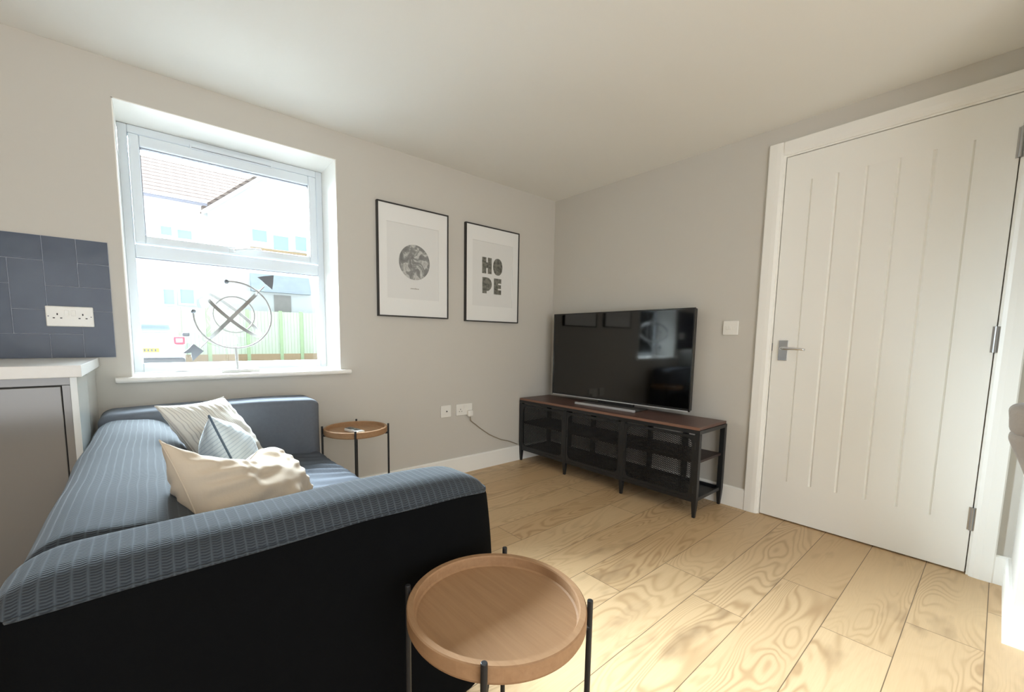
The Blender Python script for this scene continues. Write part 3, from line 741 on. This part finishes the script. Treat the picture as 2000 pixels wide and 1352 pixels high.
def seam_pt(px, py, pz=.652):
    lo = (SX0+.085, -1.782+.055, .155); hi = (SX1-.085, -1.600-.055, .635); rad = (.085, .055, .055)
    q = [min(max(v, lo[i]), hi[i]) for i, v in enumerate((px, py, pz))]
    d = [(v-q[i])/rad[i] for i, v in enumerate((px, py, pz))]; L = math.sqrt(sum(c*c for c in d)) or 1
    v = arm_near(Vector([q[i]+rad[i]*d[i]/L for i in range(3)])); return tuple(v)
spts = [seam_pt(SX0+(SX1-SX0)*k/60, -1.782) for k in range(61)]+[seam_pt(SX1, -1.782+.182*k/14) for k in range(1, 14)]
ob('seam', tube(NB(), spts, .0035, 6), M['rib'], so, smooth=True)
def arm_far(p):
    x, y, z = p
    return Vector((x+.004*ns(p, 4, 5), y+.003*ns(p, 5, 6), z+.004*ns(p, 4, 7)+.008*max(0, (z-.5)/.2)*math.sin(math.pi*min(1, max(0, (x+2.99)/.88)))))
b = softbox(SX0+.01, -2.115, -.300, -.075, .10, .706, (.05, .035, .035), .03, arm_far)
ob('armrest', b, M['armfab'], so, smooth=True)
def back_fn(p):
    x, y, z = p; t = min(1, max(0, (z-.40)/.29)); s = 1-t
    w = (x-SX0)/.25
    x2 = x + .155*w*s
    u = (y+1.6)/1.3
    z2 = z + (.012*math.sin(math.pi*min(1, max(0, u)))-.006)*max(0, t) - .018*max(0, t)*max(0, w-.35)
    z2 += .006*ns(p, 3, 4)*t; x2 += .008*ns(p, 3.3, 9)
    return Vector((x2, y, z2))
b = softbox(SX0, SX0+.240, -1.605, -.296, .10, .690, (.075, .03, .075), .025, back_fn)
ob('backrest', b, M['rib'], so, smooth=True)
def seat_fn(p):
    x, y, z = p
    t = max(0, (z-.30)/.13); edge = max(0, min(1, (x+2.40)/.22))
    wr = .0075*edge*t*math.sin(2*math.pi*((y+.6*x)/.085)+3*ns(p, 5, 2))*(.4+abs(ns(p, 3, 6))*1.6)
    return Vector((x-.004*ns(p, 5, 3), y, z+wr+.012*t*math.sin(math.pi*min(1, max(0, (y+1.6)/1.3)))+.005*ns(p, 4, 5)*t))
b = softbox(-2.70, -2.118, -1.603, -.297, .22, .428, (.045, .02, .045), .011, seat_fn)
M['seatfab'] = mat('seat_cover', (.085, .093, .108), .95, spec=.06, bump=(260, .35, .001), var=(60, .1))  # same cloth as the far arm, colour darkened to offset the window light
ob('seat_cushion', b, M['seatfab'], so, smooth=True)
ob('base', B(-2.70, -2.150, -1.605, -.296, .095, .26), M['shadefab'], so, bevel=.01)
for x in (-2.93, -2.20):
    for y in (-1.72, -.15): ob('leg', tube(NB(), [(x, y, 0), (x, y, .105)], [.018, .024], 14), M['black_metal'], so)

# cushions --------------------------------------------------------------
def pillow(name, corners, thick, m, label, seed, wr=.006, group='cushions on the sofa', pipe=None, dent=0., n=44, sag=None, bias=.5):
    """corners TL, TR, BR, BL; front normal = (TR-TL) x (BL-TL) flipped outward to the room"""
    TL, TR, BR, BL = [Vector(c) for c in corners]
    nrm = (BL-TL).cross(TR-TL).normalized(); cen = (TL+TR+BR+BL)/4
    lowest = min(TL.z, TR.z, BR.z, BL.z)
    e = empty(name, (cen.x, cen.y, lowest), label, 'cushion', group)
    b = NB(); uvl = b.loops.layers.uv.new('UVMap'); G = {}
    def P(i, j, side):
        u, v = i/n, j/n; a, c = 2*u-1, 2*v-1
        pu, pv = a*(1-.085*(1-c*c)*abs(a)), c*(1-.085*(1-a*a)*abs(c))
        uu, vv = (pu+1)/2, (pv+1)/2
        base = (TL*(1-uu)+TR*uu)*(1-vv)+(BL*(1-uu)+BR*uu)*vv
        env = max(0, (1-a**2))**.55*max(0, (1-c**2))**.55
        edge = (1-a*a)*(1-c*c)
        # radial creases toward the seams
        cr = 1.2*math.sin(a*30+2.5*ns((a, c, seed), 1.6, seed))*abs(c)**2.2*(1-abs(a)**6) + math.sin(c*24+2.5*ns((c, a, seed), 1.7, seed))*abs(a)**2.2*(1-abs(c)**6)
        f = ns((a*1.3, c*1.3, seed), 1.5, seed)
        h = thick*(bias if side < 0 else 1-bias)*2*.5*env*(1+.18*f)
        h += wr*cr*min(1, env*3)*edge**.3 + wr*1.1*ns((a*2.2+c, c*2.2-a, seed), 1.7, seed+3)*edge**.5
        if dent and side > 0: h -= dent*math.exp(-((a-.35)**2*3+(c+.55)**2*6))*edge**.3
        p = base+nrm*(h*side)
        if sag: p = p+Vector(sag(a, c))
        return p
    for side in (1, -1):
        for i in range(n+1):
            for j in range(n+1):
                if i in (0, n) or j in (0, n):
                    if side < 0: G[(i, j, -1)] = G[(i, j, 1)]; continue
                G[(i, j, side)] = b.verts.new(P(i, j, side))
        for i in range(n):
            for j in range(n):
                q = [(i, j), (i+1, j), (i+1, j+1), (i, j+1)]
                if side < 0: q = q[::-1]
                try: f = b.faces.new([G[(a_, c_, side)] for a_, c_ in q])
                except ValueError: continue
                for lp, (a_, c_) in zip(f.loops, q): lp[uvl].uv = (a_/n, c_/n)
    loop = [(i, 0) for i in range(n)]+[(n, j) for j in range(n)]+[(i, n) for i in range(n, 0, -1)]+[(0, j) for j in range(n, 0, -1)]
    lp = [tuple(G[(i, j, 1)].co) for i, j in loop]
    ob('cushion_cover', b, m, e, smooth=True)
    ob('piping', tube(NB(), lp, .0032 if pipe else .0018, 6, closed=True), pipe or m, e, smooth=True)
    return e
pillow('cushion', [(-2.797, -.72, .785), (-2.560, -.42, .765), (-2.400, -.42, .480), (-2.640, -.74, .478)], .13, M['cream_stripe'],
       'cream striped cushion at the far end of the sofa, behind the blue one', 2, wr=.004)
pillow('cushion', [(-2.655, -.72, .690), (-2.668, -1.035, .785), (-2.555, -1.085, .470), (-2.510, -.76, .470)][::1], .17, M['blue_stripe'],
       'pale blue striped cushion with slate piping, between the two cream cushions', 5, wr=.004, pipe=M['piping'])
pillow('cushion', [(-2.792, -1.44, .800), (-2.505, -1.13, .668), (-2.415, -1.20, .520), (-2.715, -1.565, .500)], .21, M['cream'],
       'large plain cream cushion nearest the camera, propped against the near armrest', 8, wr=.0085, n=60, dent=.02,
       sag=lambda a, c: (0, 0, (-.045*(1-((a-.05)/1.0)**2) if abs(a) < 1.05 else 0)*max(0, -c)**1.5 + (.035*math.exp(-((a-.62)**2)*12))*max(0, -c)**1.2))

# ------------------------------------------------------------------ hanging cloth at the right edge
ct = empty('hanging_coat', (-.62, -2.70, .58), 'brown grey cloth garment hanging on the short wall, cut by the right frame edge', 'coat')
def coat_fn(p):
    x, y, z = p
    return Vector((x+.012*ns(p, 9, 1), y+.012*math.sin((z-.58)*40)+.010*ns(p, 11, 4), z+.006*ns(p, 8, 3)))
def lump(y0, y1, z0, z1, taper):
    def f(p):
        x, y, z = p; t = max(0, (z1-z)/(z1-z0))
        y2 = y-(taper*t**1.3)*(1 if y > (y0+y1)/2 else .3)
        q = Vector((x, y2, z)); return Vector((q.x+.008*ns(q, 9, 1), q.y+.004*ns(q, 14, 4), q.z+.004*math.sin(q.x*60)))
    return softbox(-.660, -.562, y0, y1, z0, z1, (.03, .035, .03), .012, f)
ob('upper_fold', lump(-2.80, -2.603, .736, .842, .012), M['coat'], ct, smooth=True)
ob('lower_fold', lump(-2.80, -2.607, .560, .755, .075), M['coat'], ct, smooth=True)
ob('hook', tube(NB(), [(-.546, -2.745, .86), (-.60, -2.745, .86), (-.61, -2.745, .83)], .006, 8), M['satin'], ct)

# ------------------------------------------------------------------ outside
struct(ob('ground', B(-30, 40, .345, 60, -.25, -.12), M['asphalt']), 'pale paved yard outside')
OY = -.12
CX0, CY0 = CAM.x, CAM.y
def ex(kx, Y): return CX0+kx*(Y-CY0)
def ez(kz, Y): return CAM.z+kz*(Y-CY0)
# fence
FY = 16.0
fe = empty('garden_fence', (ex(.14, FY), FY, OY), 'pale green boarded fence with posts behind the parked car', 'fence')
fz0, fz1 = ez(-.036, FY), ez(.0545, FY)
edges = [ex(k, FY) for k in (-.12, -.05, .0431, .0897, .1577, .2209, .2627, .33, .41)]
for a, c in zip(edges, edges[1:]):
    ob('board_panel', B(a+.06, c-.06, FY, FY+.03, fz0, fz1), M['fence'], fe)
for a in edges: ob('post', B(a-.06, a+.06, FY-.04, FY+.06, OY, fz1+.04), M['post'], fe)
ob('gravel_board', B(edges[0], edges[-1], FY-.02, FY+.05, OY, fz0), M['gravel'], fe)
# house
HY = 18.0
eL, eR = ex(-.14, HY), ex(.1001, HY); ze = ez(.2535, HY)
ho = empty('rendered_house', (0, HY, OY), 'white rendered house with brown tiled roof and front gable, beyond the fence', 'house')
ob('wall', B(eL, eR, HY+.35, HY+8, OY, ze-.1), M['render_wall'], ho)
slope = .86; gx0, gw = eR, 6.6; gap = gw/2*slope
gb_ = NB(); prism(gb_, [(gx0, HY, OY), (gx0+gw, HY, OY), (gx0+gw, HY, ze-.1), (gx0+gw/2, HY, ze-.1+gap), (gx0, HY, ze-.1)], (0, 8, 0))
ob('gable_wall', gb_, M['render_wall'], ho)
def slab(p0, p1, p2, p3, th=.08):
    b = NB(); n = (Vector(p1)-Vector(p0)).cross(Vector(p3)-Vector(p0)).normalized()*th
    prism(b, [p0, p1, p2, p3], n); return b
ry = HY-.12; t = 2.25
ob('roof', slab((eL, ry, ze-.02), (eR-.05, ry, ze-.02), (eR+t*1.01, ry+t, ze+t*.87), (eL, ry+t, ze+t*.87)), M['roof'], ho)
# gable roof slopes (thin verge seen from the front)
for s in (1, -1):
    xa, xb = gx0+gw/2-s*(gw/2+.25), gx0+gw/2
    za, zb = ze-.1-.25*slope, ze-.1+gap
    b = NB(); prism(b, [(xa, HY-.18, za), (xb, HY-.18, zb), (xb, HY-.18, zb+.17), (xa, HY-.18, za+.17)], (0, 8, 0)); ob('gable_roof', b, M['roof'], ho)
    b = NB(); prism(b, [(xa, HY-.22, za-.16), (xb, HY-.22, zb-.16), (xb, HY-.22, zb+.02), (xa, HY-.22, za+.02)], (0, .04, 0)); ob('bargeboard', b, M['barge'], ho)
ob('gutter', tube(NB(), [(eL, ry-.03, ze-.03), (eR-.05, ry-.03, ze-.03)], .075, 10), M['gutter'], ho)
ob('fascia', B(eL, eR, ry-.01, ry+.02, ze-.34, ze-.10), M['barge'], ho)
def ext_window(kx0, kx1, kz0, kz1, y):
    x0, x1, z0, z1 = ex(kx0, y), ex(kx1, y), ez(kz0, y), ez(kz1, y)
    w = NB(); frame_rect(w, x0-.07, x1+.07, z0-.07, z1+.07, .07, y-.05, y+.06); f = ob('window', w, M['ext_frame'], ho)
    ob('pane', B(x0, x1, y-.01, y+.05, z0, z1), M['ext_glass'], f)
for a in [(.0250, .0408, .1859, .2012), (.0496, .0710, .1832, .1989), (.0228, .0385, .0592, .0864), (.0478, .0689, .0623, .0886)]: ext_window(*a, HY+.34)
for a in [(.1734, .2002, .1977, .2210), (.2124, .2422, .1858, .2150), (.2558, .2790, .1900, .2200)]: ext_window(*a, HY)
ob('window_sill', B(ex(.1687, HY), ex(.2787, HY), HY-.08, HY, ez(.1856, HY)-.10, ez(.1856, HY)-.02), M['gravel'], ho)
b = NB(); x0, x1 = ex(.168, HY-.3), ex(.2858, HY-.3)
prism(b, [(x0, HY-.3, ez(.0958, HY-.3)), (x0, HY-.3, ez(.0958, HY-.3)+.08), (x0, HY-.03, ez(.1313, HY)), (x0, HY-.03, ez(.0958, HY-.3))], (x1-x0, 0, 0)); ob('porch_canopy', b, M['slate'], ho)
ob('porch_door', B(ex(.2096, HY), ex(.2429, HY), HY-.04, HY, OY, ez(.0901, HY)), M['garage'], ho)

# parked car (seen from behind)
KY = 11.3
car = empty('hatchback_car', (-2.95, KY+2, OY), 'white hatchback parked outside by the fence, seen from behind through the window', 'car')
kc_ = -2.95
def car_sec(y, w, z0, z1, rr, n=28):
    """superellipse section in xz"""
    pts = []
    for k in range(n):
        a = 2*math.pi*k/n; ca, sa = math.cos(a), math.sin(a)
        pts.append((kc_+w*math.copysign(abs(ca)**rr, ca), y, (z0+z1)/2+(z1-z0)/2*math.copysign(abs(sa)**rr, sa)))
    return pts
def loft(secs):
    b = NB(); rings = [[b.verts.new(p) for p in s] for s in secs]; n = len(rings[0])
    for A, C in zip(rings, rings[1:]):
        for k in range(n): b.faces.new((A[k], A[(k+1) % n], C[(k+1) % n], C[k]))
    b.faces.new(rings[0][::-1]); b.faces.new(rings[-1]); return b
ob('body', loft([car_sec(KY+y, w, .05, z1, .38) for y, w, z1 in ((0, .72, .92), (.06, .83, 1.02), (.3, .87, 1.04), (1.2, .88, 1.04), (2.6, .88, 1.0), (3.0, .86, .92), (3.7, .80, .80), (3.95, .66, .62))]), M['carpaint'], car, smooth=True)
ob('cabin', loft([car_sec(KY+y, w, .80, z1, .5) for y, w, z1 in ((.10, .74, 1.06), (.22, .74, 1.26), (.40, .68, 1.38), (.9, .66, 1.44), (1.8, .66, 1.43), (2.4, .70, 1.20), (2.9, .74, .98))]), M['carpaint'], car, smooth=True)
b = NB(); prism(b, [(kc_-.60, KY+.09, 1.10), (kc_+.60, KY+.09, 1.10), (kc_+.54, KY+.34, 1.34), (kc_-.54, KY+.34, 1.34)], (0, -.03, .02)); ob('rear_window', b, M['carglass'], car)
b = NB(); prism(b, [(kc_-.56, KY+.26, 1.345), (kc_+.56, KY+.26, 1.345), (kc_+.54, KY+.30, 1.385), (kc_-.54, KY+.30, 1.385)], (0, -.10, 0)); ob('spoiler', b, M['carblack'], car)
for s in (-1, 1):
    b = softbox(kc_+s*.74-.12, kc_+s*.74+.12, KY-.03, KY+.14, .80, 1.02, .05, .04); ob('tail_lamp', b, M['taillight'], car, smooth=True)
    b = softbox(kc_+s*.98-.09, kc_+s*.98+.09, KY+1.7, KY+1.8, 1.02, 1.14, .04, .04); ob('wing_mirror', b, M['carblack'], car, smooth=True)
    for y in (.75, 3.2): ob('wheel', tube(NB(), [(kc_+s*.66, KY+y, .19), (kc_+s*.88, KY+y, .19)], .31, 24), M['carblack'], car)
ob('bumper', softbox(kc_-.84, kc_+.84, KY-.10, KY+.12, .10, .46, .06, .08), M['carblack'], car, smooth=True)
pt = ob('number_plate', B(kc_-.26, kc_+.31, KY-.012, KY, .60, .71), M['plate'], car)
b = NB()
for k in range(7): box(b, kc_-.22+k*.072, kc_-.22+k*.072+.04, KY-.015, KY-.012, .62, .69)
ob('plate_characters', b, M['carblack'], pt)
ob('aerial', tube(NB(), [(kc_+.12, KY+.8, 1.43), (kc_+.12, KY+.7, 1.62)], .008, 6), M['carblack'], car)
